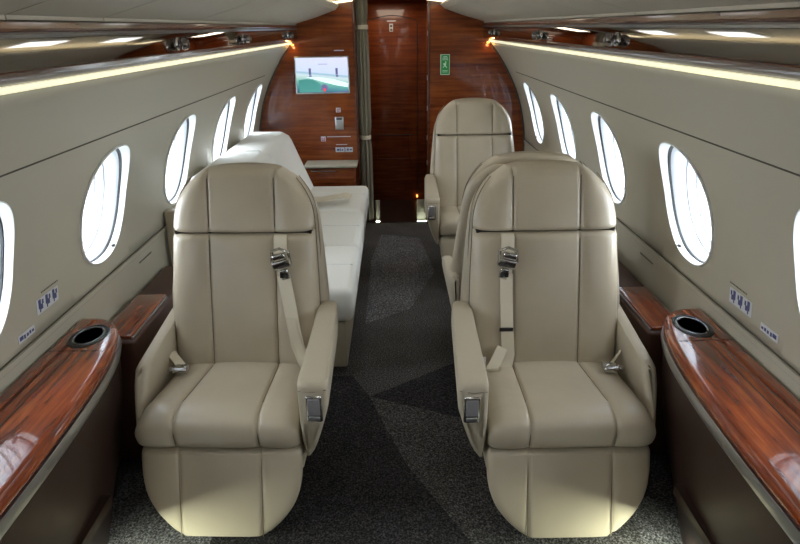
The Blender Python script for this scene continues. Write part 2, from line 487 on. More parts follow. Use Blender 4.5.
# ------------------------------------------------------------------ bulkheads and door
JL, JR = -0.27, 0.29
def half_outline(zlist): return [(WX(z) if z <= 1.433 else interp([(1.433, 0.762), (1.60, 0.73), (1.66, 0.72), (1.745, 0.58), (1.80, 0.30)], z), z) for z in zlist]
zs = frange(-0.02, 1.81, 36)
outl = half_outline(zs)
mb = MB(); mb.poly([(-x, 4.97, z) for x, z in outl] + [(JL, 4.97, 1.81), (JL, 4.97, -0.02)], (0, 0.05, 0))
o = mb.build('wall_front_left', 'wood', smooth=False); struct(o)
mb = MB(); mb.poly([(x, 4.97, z) for x, z in outl] + [(JR, 4.97, 1.81), (JR, 4.97, -0.02)], (0, 0.05, 0))
o = mb.build('wall_front_right', 'wood', smooth=False); struct(o)
# dark edge between wall lining and bulkhead
for s in (-1, 1):
    tn += 1
    pts = [(s * (WX(z) - 0.006), 4.962, z) for z in frange(0.4, 1.43, 24)]
    struct(MB().tube(pts, 0.006).build('trim_%d' % tn, 'groove'))
# header above the doorway, jambs, vestibule
struct(MB().box(JL - 0.02, JR + 0.02, 4.98, 5.03, 1.755, 1.85).build('trim_header', 'wood', smooth=False))
o = MB().box(-0.75, -0.30, 5.80, 5.85, 0, 1.80).box(0.30, 0.75, 5.80, 5.85, 0, 1.80).box(-0.30, 0.30, 5.80, 5.85, 1.66, 1.85)
struct(o.build('wall_vestibule', 'wood', smooth=False))
struct(MB().box(JL - 0.05, JL - 0.01, 5.005, 5.84, 0, 1.85).build('wall_vestibule_left', 'wood', smooth=False))
struct(MB().box(JR + 0.01, JR + 0.05, 5.005, 5.84, 0, 1.85).build('wall_vestibule_right', 'wood', smooth=False))
struct(MB().box(-0.75, 0.75, 5.02, 5.85, -0.03, 0.0).build('floor_vestibule', 'brown', smooth=False))
for s, x in ((-1, JL), (1, JR)):
    tn += 1
    struct(MB().box(x - 0.008 * (s > 0) - 0.012 * (s < 0), x + 0.008 * (s < 0) + 0.012 * (s > 0), 4.964, 5.03, 0, 1.76, 0.003).build('trim_%d' % tn, 'wood_rail'))
    for z in (1.50, 1.18, 0.95, 0.72, 0.52) if s > 0 else ():
        h = MB().box(x - 0.011, x - 0.008, 4.966, 4.978, z - 0.018, z + 0.018, 0.001).build('jamb_hinge', 'satin')
        tag(h, 'small bright hinge on right doorway jamb, %s' % {1.50: 'uppermost of five', 1.18: 'second from the top', 0.95: 'middle one', 0.72: 'second from the bottom', 0.52: 'lowest of five'}[z], 'hinge', 'small hinges down the right jamb')
d = struct(empty('door_1', (0, 5.76, 0)))
MB().box(-0.31, 0.31, 0, 0.035, -0.015, 1.80, 0.004).build('door_leaf', 'wood_door', d)
arch = [(x, -0.002, 1.585 + 0.055 * math.cos((x - 0.01) / 0.25 * PI / 2)) for x in frange(-0.20, 0.235, 16)]
MB().tube([(-0.2, -0.001, 0.03)] + arch + [(0.235, -0.001, 0.03)], 0.0035).build('door_groove', 'black', d)
MB().tube([(-0.16, -0.001, 0.62), (0.20, -0.001, 0.62)], 0.003).tube([(-0.145, -0.001, 0.62), (-0.145, -0.001, 0.40), (0.16, -0.001, 0.40), (0.16, -0.001, 0.62)], 0.002).build('panel_groove', 'black', d)
MB().box(-0.215, -0.195, -0.02, 0, 1.05, 1.18, 0.004).build('door_handle', 'satin', d)
MB().box(-0.01, 0.022, -0.005, 0, 1.51, 1.575, 0.003).build('door_placard', 'label', d)
MB().box(-0.004, 0.016, -0.007, -0.005, 1.545, 1.565).box(-0.004, 0.016, -0.007, -0.005, 1.517, 1.535).build('placard_print', 'ink', d)
MB().box(-0.03, 0.05, -0.003, 0, 1.592, 1.60).build('door_caption', 'label', d)
MB().box(0.22, 0.235, -0.03, 0, 0.03, 0.05, 0.003).build('amber_glow', 'amber', d)  # emissive chip for the amber part of the jamb's reflected glow

# curtain, gathered in two ties, left side of the doorway
def curtain():
    mb = MB(); loops = []
    for z in frange(0.03, 1.745, 40):
        pinch = 1 - 0.22 * math.exp(-((z - 1.55) / 0.05) ** 2) - 0.22 * math.exp(-((z - 0.72) / 0.05) ** 2)
        lp = []
        for k in range(72):
            a = 2 * PI * k / 72
            rr = (1 + 0.16 * math.sin(9 * a + 1.2 * math.sin(z * 2)) + 0.06 * math.sin(17 * a + z)) * pinch
            lp.append((-0.217 + 0.043 * rr * math.cos(a), 5.06 + 0.055 * rr * math.sin(a), z))
        loops.append(lp)
    return mb.loft(loops)
cr = empty('doorway_curtain', (0, 0, 0), 0, 'grey olive curtain gathered into a bundle at left of the doorway', 'curtain')
curtain().build('curtain_cloth', 'curtain', cr)
for z in (1.55, 0.72):
    MB().loft([[(-0.217 + r_ * 0.047 * math.cos(2*PI*k/32), 5.06 + r_ * 0.058 * math.sin(2*PI*k/32), zz) for k in range(32)] for r_, zz in ((0.9, z - 0.016), (1.0, z - 0.014), (1.0, z + 0.014), (0.9, z + 0.016))]).build('curtain_tie', 'belt', cr)
MB().tube([(-0.27, 5.06, 1.752), (0.29, 5.06, 1.752)], 0.006).build('curtain_rail', 'satin', cr)

# pale plates and lamps added for the glow mirrored in the doorway jambs
for s, xa, xb in ((-1, -0.150, -0.115), (1, 0.200, 0.280)):
    r = empty('doorway_glow', ((xa + xb) / 2, 5.06, 0.0), 0, 'added low pale green glow plate at %s side of doorway' % ('left' if s < 0 else 'right'), 'added glow')
    h = (xb - xa) / 2
    MB().box(-h, h, 0.0, 0.02, 0.0, 0.185, 0.003).build('glow_plate', 'cream', r)
    MB().box(-h, h, -0.055, -0.035, 0.0, 0.012, 0.002).build('housing', 'satin', r)
    MB().box(-h * 0.9, h * 0.9, -0.052, -0.038, 0.0122, 0.0145).build('lamp', 'floor_lamp', r, smooth=False)

area('vestibule_fill', (0, 5.40, 1.74), (0, 0, 0), 0.3, 0.3, 2.5, (1.0, 0.85, 0.65))  # added fill light to lift the dark vestibule and door
# television
tv = empty('television', (0, 4.97, 0), 0, 'flat television with silver frame showing pale road scene on left bulkhead', 'television')
X0, X1, Z0, Z1 = -0.736, -0.320, 1.073, 1.348
fr = MB().box(X0, X1, -0.022, -0.001, Z1 - 0.010, Z1, 0.003).box(X0, X1, -0.022, -0.001, Z0, Z0 + 0.010, 0.003).box(X0, X0 + 0.010, -0.022, -0.001, Z0, Z1, 0.003).box(X1 - 0.010, X1, -0.022, -0.001, Z0, Z1, 0.003)
fr.build('screen_frame', 'satin', tv)
m, nt, b = new_mat('tv_picture')
v = coords(nt)
sx = nt.nodes.new('ShaderNodeSeparateXYZ'); nt.links.new(v, sx.inputs[0])
mr = nt.nodes.new('ShaderNodeMapRange'); mr.inputs[1].default_value = Z0; mr.inputs[2].default_value = Z1
wv = nt.nodes.new('ShaderNodeMath'); wv.operation = 'MULTIPLY_ADD'
nt.links.new(sx.outputs[0], wv.inputs[0]); wv.inputs[1].default_value = 0.10; nt.links.new(sx.outputs[2], wv.inputs[2])
ad = nt.nodes.new('ShaderNodeMath'); ad.operation = 'ADD'; ad.inputs[1].default_value = 0.045
nt.links.new(wv.outputs[0], ad.inputs[0]); nt.links.new(ad.outputs[0], mr.inputs[0])
c = ramp(nt, mr.outputs[0], [(0.0, (0.03, 0.10, 0.16)), (0.12, (0.07, 0.28, 0.33)), (0.27, (0.20, 0.52, 0.42)), (0.36, (0.45, 0.66, 0.64)), (0.44, (0.62, 0.75, 0.80)), (0.50, (0.30, 0.52, 0.66)), (0.54, (0.62, 0.72, 0.95)), (1.0, (0.72, 0.74, 1.0))])
nt.links.new(c, b.inputs['Emission Color']); setp(b, Emission_Strength=0.95, Roughness=0.15, Base_Color=(0.02, 0.02, 0.02, 1))
M['tvpic'] = m
MB().box(X0 + 0.009, X1 - 0.009, -0.014, -0.002, Z0 + 0.009, Z1 - 0.009).build('screen', 'tvpic', tv, smooth=False)
def em_flat(name, c, e=0.9): M[name] = emit(name, c, e)
em_flat('tv_dark', (0.10, 0.10, 0.22)); em_flat('tv_white', (0.60, 0.80, 0.80)); em_flat('tv_red', (0.9, 0.05, 0.05)); em_flat('tv_green', (0.05, 0.22, 0.20))
def scr(pts, name, mat, dy=-0.0148): MB().poly([(x, dy, z) for x, z in pts], (0, 0.0006, 0)).build(name, mat, tv, smooth=False)
scr([(-0.71, 1.175), (-0.66, 1.185), (-0.60, 1.180), (-0.55, 1.150), (-0.52, 1.085), (-0.71, 1.085)], 'screen_field', 'tv_green')
scr([(-0.66, 1.198), (-0.55, 1.196), (-0.44, 1.180), (-0.335, 1.150), (-0.335, 1.120), (-0.42, 1.135), (-0.52, 1.160), (-0.60, 1.185)], 'screen_road', 'tv_white', -0.0156)
for x in (-0.63, -0.425):
    scr([(x, 1.215), (x + 0.018, 1.215), (x + 0.018, 1.262), (x, 1.262)], 'screen_tower', 'tv_dark', -0.0164)
    scr([(x + 0.002, 1.198), (x + 0.02, 1.198), (x + 0.02, 1.212), (x + 0.002, 1.212)], 'screen_tower_base', 'tv_dark', -0.0164)
scr([(-0.555, 1.29), (-0.485, 1.29), (-0.485, 1.293), (-0.555, 1.293)], 'screen_caption', 'tv_dark', -0.0164)
scr([(-0.545, 1.10), (-0.485, 1.10), (-0.492, 1.135), (-0.515, 1.145), (-0.538, 1.135)], 'screen_car', 'tv_dark', -0.0164)
scr([(-0.522, 1.092), (-0.508, 1.092), (-0.508, 1.112), (-0.522, 1.112)], 'screen_car_light', 'tv_red', -0.0172)
scr([(-0.67, 1.085), (-0.44, 1.086), (-0.36, 1.092), (-0.335, 1.098), (-0.335, 1.083), (-0.67, 1.083)], 'screen_shadow', 'tv_dark', -0.0166)

# placards / socket on the left bulkhead
def plate(name, x0, x1, z0, z1, y, label, cat, mat='label', ink=None, inkmat='label_ink', group=None):
    r = empty(name, ((x0 + x1) / 2, y, (z0 + z1) / 2), 0, label, cat, group)
    hx, hz = (x1 - x0) / 2, (z1 - z0) / 2
    MB().box(-hx, hx, -0.004, -0.0005, -hz, hz, 0.001).build('plate', mat, r)
    if ink:
        k = MB()
        for (a, b_, c_, d_) in ink: k.box(-hx + 2 * hx * a, -hx + 2 * hx * b_, -0.0052, -0.0042, -hz + 2 * hz * c_, -hz + 2 * hz * d_)
        k.build('print', inkmat, r, smooth=False)
    return r
YB = 4.97
plate('no_smoking_placard', -0.437, -0.400, 0.930, 0.965, YB, 'small white square placard with red print below the television', 'placard', ink=[(0.2, 0.8, 0.15, 0.3), (0.2, 0.35, 0.3, 0.8), (0.45, 0.75, 0.45, 0.6), (0.6, 0.75, 0.6, 0.85)], inkmat='red_ink')
plate('warning_placard', -0.568, -0.530, 0.705, 0.743, YB, 'small red and white square placard left of thin printed line', 'placard', ink=[(0.15, 0.85, 0.12, 0.28), (0.15, 0.3, 0.3, 0.85), (0.7, 0.85, 0.3, 0.85), (0.4, 0.6, 0.4, 0.6)], inkmat='red_ink')
plate('caption_strip', -0.520, -0.330, 0.738, 0.743, YB, 'thin pale line of small print beside the red placard', 'placard')
plate('caption_strip', -0.45, -0.36, 0.675, 0.679, YB, 'short thin pale line of print above blue and white placard', 'placard')
plate('caption_strip', -0.43, -0.355, 1.385, 1.391, YB, 'thin pale line of print above the television', 'placard')
plate('information_placard', -0.456, -0.385, 0.617, 0.655, YB, 'white placard with blue pictures, left half of the pair above shelf', 'placard', ink=[(0.15, 0.45, 0.3, 0.7), (0.5, 0.6, 0.2, 0.8), (0.68, 0.88, 0.3, 0.6)])
plate('information_placard', -0.381, -0.318, 0.617, 0.655, YB, 'white placard with blue pictures, right half of the pair above shelf', 'placard', ink=[(0.08, 0.14, 0.15, 0.85), (0.25, 0.5, 0.3, 0.75), (0.6, 0.9, 0.35, 0.65)])
sk = empty('socket_box', (-0.415, YB, 0.845), 0, 'small brushed metal socket box with flap on left bulkhead', 'socket')
MB().box(-0.033, 0.033, -0.012, 0, -0.05, 0.05, 0.004).build('back_plate', 'satin', sk)
MB().box(-0.028, 0.028, -0.020, -0.011, -0.045, 0.022, 0.005).build('flap', 'satin', sk)
MB().box(-0.022, 0.022, -0.014, -0.011, 0.028, 0.042).build('slot', 'black', sk)
# green exit placard, right bulkhead
ex_ = empty('exit_sign', (0.4165, YB, 1.275), 0, 'green upright exit placard with white running figure on right bulkhead', 'sign')
MB().box(-0.036, 0.036, -0.006, -0.0005, -0.075, 0.075, 0.002).build('border', 'sign_white', ex_)
MB().box(-0.031, 0.031, -0.008, -0.005, -0.070, 0.070, 0.001).build('face', 'green', ex_)
k = MB().box(-0.02, 0.02, -0.0095, -0.0082, 0.045, 0.050).box(-0.015, 0.015, -0.0095, -0.0082, 0.056, 0.060).box(-0.022, 0.022, -0.0095, -0.0082, 0.033, 0.037)
k.lathe([(0, -0.0095), (0.006, -0.0095), (0.006, -0.0082), (0, -0.0082)], c=(0.004, 0, 0.018), axis='Y', n=12)
k.poly([(-0.006, -0.0095, 0.012), (0.008, -0.0095, 0.010), (0.006, -0.0095, -0.008), (0.016, -0.0095, -0.022), (0.010, -0.0095, -0.024), (-0.002, -0.0095, -0.010), (-0.012, -0.0095, -0.022), (-0.017, -0.0095, -0.019), (-0.006, -0.0095, -0.004), (-0.014, -0.0095, 0.002), (-0.016, -0.0095, 0.006)], (0, 0.0013, 0))
k.box(-0.02, 0.02, -0.0095, -0.0082, -0.045, -0.042).box(-0.02, 0.02, -0.0095, -0.0082, -0.055, -0.052)
k.build('running_figure', 'sign_white', ex_, smooth=False)

# cabinet at foot of the left bulkhead
cb = empty('bulkhead_cabinet', (-0.465, 4.96, 0), 0, 'low wooden cabinet with cream top standing against left bulkhead', 'cabinet')
MB().box(-0.215, 0.175, -0.20, 0, 0.03, 0.533, 0.008).build('body', 'wood', cb)
MB().box(-0.225, 0.19, -0.22, 0.0, 0.535, 0.556, 0.008).build('cabinet_top', 'cream', cb)
MB().box(-0.19, 0.165, -0.208, -0.1995, 0.33, 0.50, 0.003).build('drawer', 'wood', cb)
MB().tube([(-0.17, -0.211, 0.512), (-0.08, -0.213, 0.507), (0.02, -0.211, 0.510)], 0.003).build('handle_rail', 'chrome', cb)

# ------------------------------------------------------------------ side consoles
def console(s):
    nm = 'left' if s < 0 else 'right'
    r = empty('side_console', (0, 0, 0), 0, 'long glossy wood topped console with dark brown front along the %s wall' % nm, 'console')
    # inner edge curve from the far rounded end towards the viewer
    inner = [(1.035, 1.915), (1.00, 1.912), (0.960, 1.895), (0.922, 1.855), (0.897, 1.80), (0.876, 1.73), (0.852, 1.60), (0.834, 1.42), (0.824, 1.22), (0.820, 1.03), (0.820, 0.8), (0.822, 0.4), (0.825, 0.0), (0.825, -0.6), (0.825, Y0 + 0.05)]
    # resample smooth
    xs = [(i, p[0]) for i, p in enumerate(inner)]; ysn = [(i, p[1]) for i, p in enumerate(inner)]
    C = [(smooth_tab(xs, t), smooth_tab(ysn, t)) for t in frange(0, len(inner) - 1, 84)]
    def off(i, d):
        a = C[max(i - 1, 0)]; b_ = C[min(i + 1, len(C) - 1)]
        tx, ty = b_[0] - a[0], b_[1] - a[1]; L = math.hypot(tx, ty)
        nx, ny = ty / L, -tx / L       # outward from the console body
        return (C[i][0] + nx * d, C[i][1] + ny * d)
    r.scale = (1, 1, 1.10)
    if off(60, 0.01)[0] > C[60][0]: sg = -1
    else: sg = 1
    def row(d, z, wallx=1.052):
        pts = [off(i, d * sg) for i in range(len(C))]
        return [(s * x, y, z) for x, y in pts]
    def slab(name, zs_, mat):
        mb = MB(); loops = []
        for d, z in zs_:
            l = row(d, z)
            l = l + [(s * 1.052, l[-1][1], z), (s * 1.052, l[0][1], z)]
            loops.append(l)
        mb.loft(loops); return mb.build(name, mat, r)
    slab('console_top', [(-0.012, 0.548), (0.0, 0.552), (0.003, 0.562), (0.0, 0.572), (-0.010, 0.580), (-0.022, 0.5815)], 'wood_top')
    slab('edge_trim', [(-0.02, 0.510), (0.002, 0.513), (0.007, 0.530), (0.003, 0.5465), (-0.02, 0.5475)], 'satin')
    # front panel: curved, sweeping back to the floor
    mb = MB(); loops = []
    for t in frange(0, 1, 14):
        z = 0.509 * (1 - t)
        d = -0.006 + 0.012 * math.sin(PI * min(1, t * 1.2)) - 0.0 * t
        l = row(d, z)
        l2 = []
        for (x, y, zz) in l:
            far = max(0, min(1, (y - 1.25) / 0.60))
            push = 0.055 * far * t ** 1.3
            l2.append((x + s * (0.050 * t + push * 0.6), y - 0.14 * far * t ** 1.5, zz))
        l2 += [(s * 1.0, l2[-1][1], z), (s * 1.0, l2[0][1], z)]
        loops.append(l2)
    mb.loft(loops).build('front_panel', 'brown', r)
    # seams
    def seam(d, z, rr, name, mat, i0=0, i1=None):
        l = row(d, z)[i0:i1]; MB().tube(l, rr, 5).build(name, mat, r)
    MB().tube([(s * 1.052, 1.675, 0.5815), (s * 0.885, 1.670, 0.5815)], 0.0014, 5).build('top_joint', 'gap', r)
    MB().tube([(s * 0.975, 1.67, 0.5815), (s * 0.965, 0.8, 0.5815), (s * 0.965, -0.5, 0.5815)], 0.0014, 5).build('lid_joint', 'gap', r)
    l = []
    for t in frange(0, 1, 20):
        l.append((s * (0.884 + 0.02 * t * t + 0.004), 1.72 - 1.2 * t, 0.42 - 0.36 * t))
    # cup holder
    cy, cx = 1.770, 0.972
    rim = MB().lathe([(0.052, 0.5815), (0.056, 0.5845), (0.060, 0.5845), (0.064, 0.5816)], c=(s * cx, cy, 0), n=36, sx=0.92, sy=1.30)
    cup = empty_cup = MB().lathe([(0.053, 0.5825), (0.0, 0.5826)], c=(s * cx, cy, 0), n=36, sx=0.92, sy=1.30)
    ch = rim.build('cup_holder', 'black', r)
    cup.build('cup_well', 'black', ch)
    MB().lathe([(0.044, 0.5832), (0.046, 0.5840), (0.048, 0.5832)], c=(s * cx, cy + 0.002, 0), n=36, sx=0.92, sy=1.30).build('inner_rim', 'satin', ch)
    return r
console(-1); console(1)

def ledge(s):
    nm = 'left' if s < 0 else 'right'
    y0, y1 = 1.925, (2.68 if s < 0 else 3.42)
    r = empty('side_ledge', (0, 0, 0), 0, 'low brown leather ledge with inset wood lid behind the console on %s side' % nm, 'ledge')
    MB().box(s * 0.905, s * 1.055, y0, y1, 0.02, 0.535, 0.012).build('body', 'brown2', r)
    MB().box(s * 0.922, s * 1.038, y0 + 0.02, 2.31, 0.5355, 0.548, 0.004).build('wood_lid', 'wood_top', r)
    lp = [(s * 0.919, y0 + 0.02, 0.539), (s * 0.919, 2.30, 0.539), (s * 0.929, 2.316, 0.539), (s * 1.033, 2.316, 0.539), (s * 1.041, 2.30, 0.539), (s * 1.041, y0 + 0.02, 0.539)]
    MB().tube(lp, 0.0035, 6).build('lid_trim', 'satin', r)
    if s > 0:
        MB().box(s * 0.94, s * 1.02, 2.60, 3.2, 0.5355, 0.542, 0.003).build('leather_pad', 'brown2', r)
ledge(-1); ledge(1)

for s, nm in ((-1, 'left'), (1, 'right')):
    r = empty('added_cove_glow', (s * 0.34, 4.86, 1.715), 0, 'added warm glow for the lit cove end, %s ceiling corner above the bulkhead' % nm, 'ceiling light')  # added glowing wedge in place of the cove-lit ceiling end
    MB().poly([(s * -0.085, -0.20, 0.02), (s * 0.09, -0.20, 0.0), (s * 0.10, -0.20, 0.045), (s * -0.085, -0.20, 0.055)], (0, 0.29, 0)).build('housing', 'cream_ceil', r, smooth=False)
    MB().poly([(s * -0.07, -0.16, 0.012), (s * 0.07, -0.16, -0.004), (s * 0.075, -0.16, 0.002), (s * -0.07, -0.16, 0.019)], (0, 0.22, 0)).build('glow_lens', 'warm_cove_glow', r, smooth=False)
    r = empty('corner_lamp', (s * 0.738, 4.945, 1.432), 0, 'tiny amber lamp at the end of %s light strip by the bulkhead' % nm, 'lamp')
    MB().lathe([(0.0, -0.008), (0.010, -0.006), (0.012, 0.0), (0.010, 0.006), (0.0, 0.008)], n=14).build('bulb', 'amber', r)
    d = bpy.data.lights.new('amber_light', 'POINT'); d.energy = 0.10; d.color = (1.0, 0.55, 0.18); d.shadow_soft_size = 0.01
    o = bpy.data.objects.new('amber_light', d); COL.objects.link(o); o.location = (s * 0.74, 4.93, 1.412)
# floor wash lamps; the lip is added to cut their light straight
for s, nm in ((-1, 'left'), (1, 'right')):
    r = empty('floor_lamp', (s * 0.838, 1.15, 0.25), 0, 'slim floor wash lamp under an added shading lip on the %s console front' % nm, 'lamp')
    MB().box(s * -0.006, s * 0.0, -0.36, 0.30, -0.003, 0.030, 0.001).box(s * -0.006, s * 0.03, -0.36, 0.30, 0.024, 0.030, 0.002).build('shading_lip', 'brown', r)
    MB().box(s * 0.010, s * 0.024, -0.34, 0.28, 0.012, 0.022, 0.003).build('lamp_tube', 'white', r)
    area('floor_wash_light', (s * 0.8535, 1.12, 0.257), (-0.35, s * 0.40, 0), 0.012, 0.62, FLOOR_W, (0.92, 1.0, 0.80))

# wall placards and vent slots
def wall_plate(name, s, y, z, w_, h_, label, cat, ink, mat='label', inkmat='label_ink', group=None):
    r = empty(name, (s * WX(z), y, z), 0, label, cat, group)
    slope = (WX(z + 0.02) - WX(z - 0.02)) / 0.04
    def P(u, v_, o_): return (s * (slope * v_ - o_), u, v_)
    def q(a, b_, c_, d_, o0, o1, mb):
        vs_ = [P(a, c_, o0), P(b_, c_, o0), P(b_, d_, o0), P(a, d_, o0)]
        mb.poly(vs_, (-s * (o1 - o0), 0, 0))
    if mat:
        mb = MB(); q(-w_ / 2, w_ / 2, -h_ / 2, h_ / 2, 0.0005, 0.002, mb); mb.build('plate', mat, r, smooth=False)
    mb = MB()
    for (a, b_, c_, d_) in ink:
        q(-w_ / 2 + w_ * a, -w_ / 2 + w_ * b_, -h_ / 2 + h_ * c_, -h_ / 2 + h_ * d_, 0.0022, 0.003, mb)
    mb.build('print', inkmat, r, smooth=False)
    return r
glyph = []
for g in range(3):
    x = 0.06 + g * 0.32
    glyph += [(x + 0.02, x + 0.12, 0.35, 0.95), (x + 0.12, x + 0.2, 0.25, 0.6), (x + 0.06, x + 0.10, 0.1, 0.35), (x + 0.18, x + 0.24, 0.55, 0.85)]
glyph2 = [(0.08, 0.28, 0.3, 0.8), (0.33, 0.42, 0.2, 0.7), (0.50, 0.60, 0.25, 0.65), (0.66, 0.76, 0.3, 0.7), (0.82, 0.93, 0.3, 0.6)]
lines = [(i * 0.083 + 0.01, i * 0.083 + 0.055, 0.0, 1.0) for i in range(12)]
for s, nm, ya, yb_, yv, za, zb_ in ((-1, 'left', 1.734, 1.605, 2.50, 0.784, 0.731), (1, 'right', 1.679, 1.522, 2.394, 0.765, 0.741)):
    wall_plate('picture_placard', s, ya, za, 0.125, 0.048, 'white strip of three blue safety pictures on the %s wall' % nm, 'placard', glyph)
    wall_plate('small_print_line', s, ya + 0.015, za + 0.040, 0.10, 0.004, 'thin line of dark print above picture placard on %s wall' % nm, 'placard', lines, mat=None, inkmat='ink')
    wall_plate('small_placard', s, yb_, zb_ + 0.002, 0.085, 0.024, 'small white placard with blue marks, lower one on the %s wall' % nm, 'placard', glyph2)
    wall_plate('vent_marking', s, yv, 0.640, 0.14, 0.006, 'short row of tiny dark slots on the %s dado' % nm, 'vent', lines, mat=None, inkmat='ink')

# ------------------------------------------------------------------ seats
def catm(tab): return lambda t: smooth_tab(tab, t)
BACKY = catm([(0.0, 0.375), (0.15, 0.40), (0.45, 0.455), (0.80, 0.525), (1.0, 0.565)])   # front surface y over v
BACKZ = lambda v: 0.375 + 0.732 * v
VS = 0.683  # headrest joint
SEAMX = 0.118
def halfw(v):
    if v < VS: return 0.257 + 0.011 * math.sin(PI * min(1, max(0, v) / VS) ** 0.8)
    t = min(1, (v - VS) / (1 - VS))
    return 0.256 - (0.256 - 0.135) * t ** 2.45
def xsamples(hw, seam):
    seam = min(seam, hw - 0.012)
    pos = [0.0, 0.03, 0.06, 0.085]
    pos = [p for p in pos if p < seam - 0.02] + [seam + d for d in (-0.018, -0.011, -0.006, -0.003, 0, 0.003, 0.006, 0.011)]
    last = pos[-1]
    span = hw - last
    pos += [last + span * q for q in (0.2, 0.4, 0.6, 0.75, 0.86, 0.93, 0.97, 0.99, 1.0)]
    return [-p for p in reversed(pos[1:])] + pos
def back_piece(v0, v1, thick, top_outline=False, wide=1.0, dy=0.0, plainf=False):
    loops = []; K = 34
    for i in range(K + 1):
        u = i / K
        u = 0.5 - 0.5 * math.cos(PI * u)
        v = v0 + (v1 - v0) * u
        hw = halfw(v) * wide
        db = (v - v0) * 0.732; dt = (v1 - v) * 0.732
        e = 0.018; et = 0.034 if top_outline else 0.018
        cb = 1 - math.sqrt(max(0, 1 - (1 - min(1, db / e)) ** 2))      # 1 at the very edge
        ct = 1 - math.sqrt(max(0, 1 - (1 - min(1, dt / et)) ** 2))
        roll = max(cb, ct)
        hw -= 0.012 * roll
        inset = (0.020 * cb + (0.040 if top_outline else 0.020) * ct)
        t4 = max(0.0, (v - VS) / (1 - VS)) ** 4 if top_outline else 0.0
        yb = BACKY(v) + thick / 2 + dy
        seam = min(SEAMX, hw - 0.014)
        front, rear = [], []
        for x in xsamples(hw, SEAMX):
            q = min(1.0, abs(x) / hw)
            pf = (1 - q ** 5.0) ** (1 / 3.2) if q < 1 else 0.0
            y = -(thick / 2 - inset) * pf
            if not plainf:
                y += (0.0075 * math.exp(-((abs(x) - seam) / 0.0055) ** 2)) * pf
                if abs(x) < seam: y -= 0.005 * (1 - (x / seam) ** 2) * (1 - roll)
                else: y -= 0.011 * math.sin(PI * min(1, (abs(x) - seam) / max(0.01, hw - seam)) * 0.8) * (1 - roll) * (0.3 + 0.7 * pf)
            z = BACKZ(v) - 0.013 * t4 * (x / 0.135) ** 2
            front.append((x, yb + y, z)); rear.append((x, yb + (thick / 2 - inset * 0.5) * pf, z))
        lp = front + list(reversed(rear[1:-1]))
        loops.append(lp)
    return MB().loft(loops)
CSX = lambda y: 0.131 - 0.034 * max(0.0, y - 0.04)
CT = lambda x, y: 0.436 + 0.020 * (1 - (abs(x) / 0.256) ** 3) - 0.105 * max(0, (y - 0.08))
def cushion():
    loops = []
    for x in xsamples(0.256, 0.131):
        q = abs(x) / 0.256
        ins = 0.022 * q ** 22
        def g(y, w_=0.006, a_=0.0065): return a_ * math.exp(-((abs(x) - 0.131) / w_) ** 2)
        puff = 0.007 * math.sin(PI * min(1, max(0, (abs(x) - 0.131) / 0.125)) * 0.8) if abs(x) > 0.131 else 0.005 * (1 - (x / 0.131) ** 2)
        zb, yb = 0.334 + ins * 0.35, 0.42
        yf = ins * 0.8 - puff * 0.5 + g(0) * 0.9
        # warp so that the seam column follows CSX towards the back
        def X(y):
            k = (CSX(y) / 0.131)
            wgt = 1 - abs(abs(x) - 0.131) / 0.131 if abs(x) < 0.131 else 1 - (abs(x) - 0.131) / 0.125
            return x * (1 - (1 - k) * max(0, wgt))
        zt = lambda y: CT(x, y) - ins * 1.4 + puff * 0.8 - g(y)
        lp = [(x, yb, zb), (x, 0.2, zb), (x, yf + 0.03, zb), (x, yf + 0.012, zb + 0.004), (x, yf + 0.003, zb + 0.014)]
        H = zt(0.09)
        for k in range(1, 13):
            a = k / 12 * PI / 2
            lp.append((x, yf - 0.008 * math.sin(2 * a) + 0.088 * (1 - math.cos(a)) ** 2.0, zb + 0.014 + (H - zb - 0.014) * math.sin(a) ** 0.85))
        for y in (0.12, 0.16, 0.2, 0.25, 0.3, 0.36, 0.42):
            lp.append((X(y), y, zt(y)))
        loops.append(lp)
    return MB().loft(loops)
def legrest():
    loops = []; K = 24
    for i in range(K + 1):
        t = i / K
        z = 0.326 - 0.286 * t
        tt = max(0.0, (t - 0.15) / 0.85)
        hw = 0.256 * (1 - 0.9 * tt ** 3.4) ** (1 / 2.3) if t < 1 else 0.256 * 0.367
        hw = 0.256 - 0.012 * math.exp(-t * 40) - (0.256 - 0.125) * tt ** 2.9
        y = 0.012 - 0.078 * t
        ed = min(t, 1 - t) * 0.286
        rr = 0.014
        tk = 0.032 * (0.5 + 0.5 * math.sqrt(max(0, 1 - (1 - min(1, ed / rr)) ** 2)))
        front, rear = [], []
        for xx in xsamples(hw, 0.131):
            q = min(1.0, abs(xx) / hw)
            pf = (1 - q ** 8) ** (1 / 3.0) if q < 1 else 0.0
            yy = -tk * pf + 0.005 * math.exp(-((abs(xx) - min(0.131, hw - 0.012)) / 0.0065) ** 2)
            front.append((xx, y + 0.030 + yy, z)); rear.append((xx, y + 0.030 + tk * pf, z))
        loops.append(front + list(reversed(rear[1:-1])))
    return MB().loft(loops)
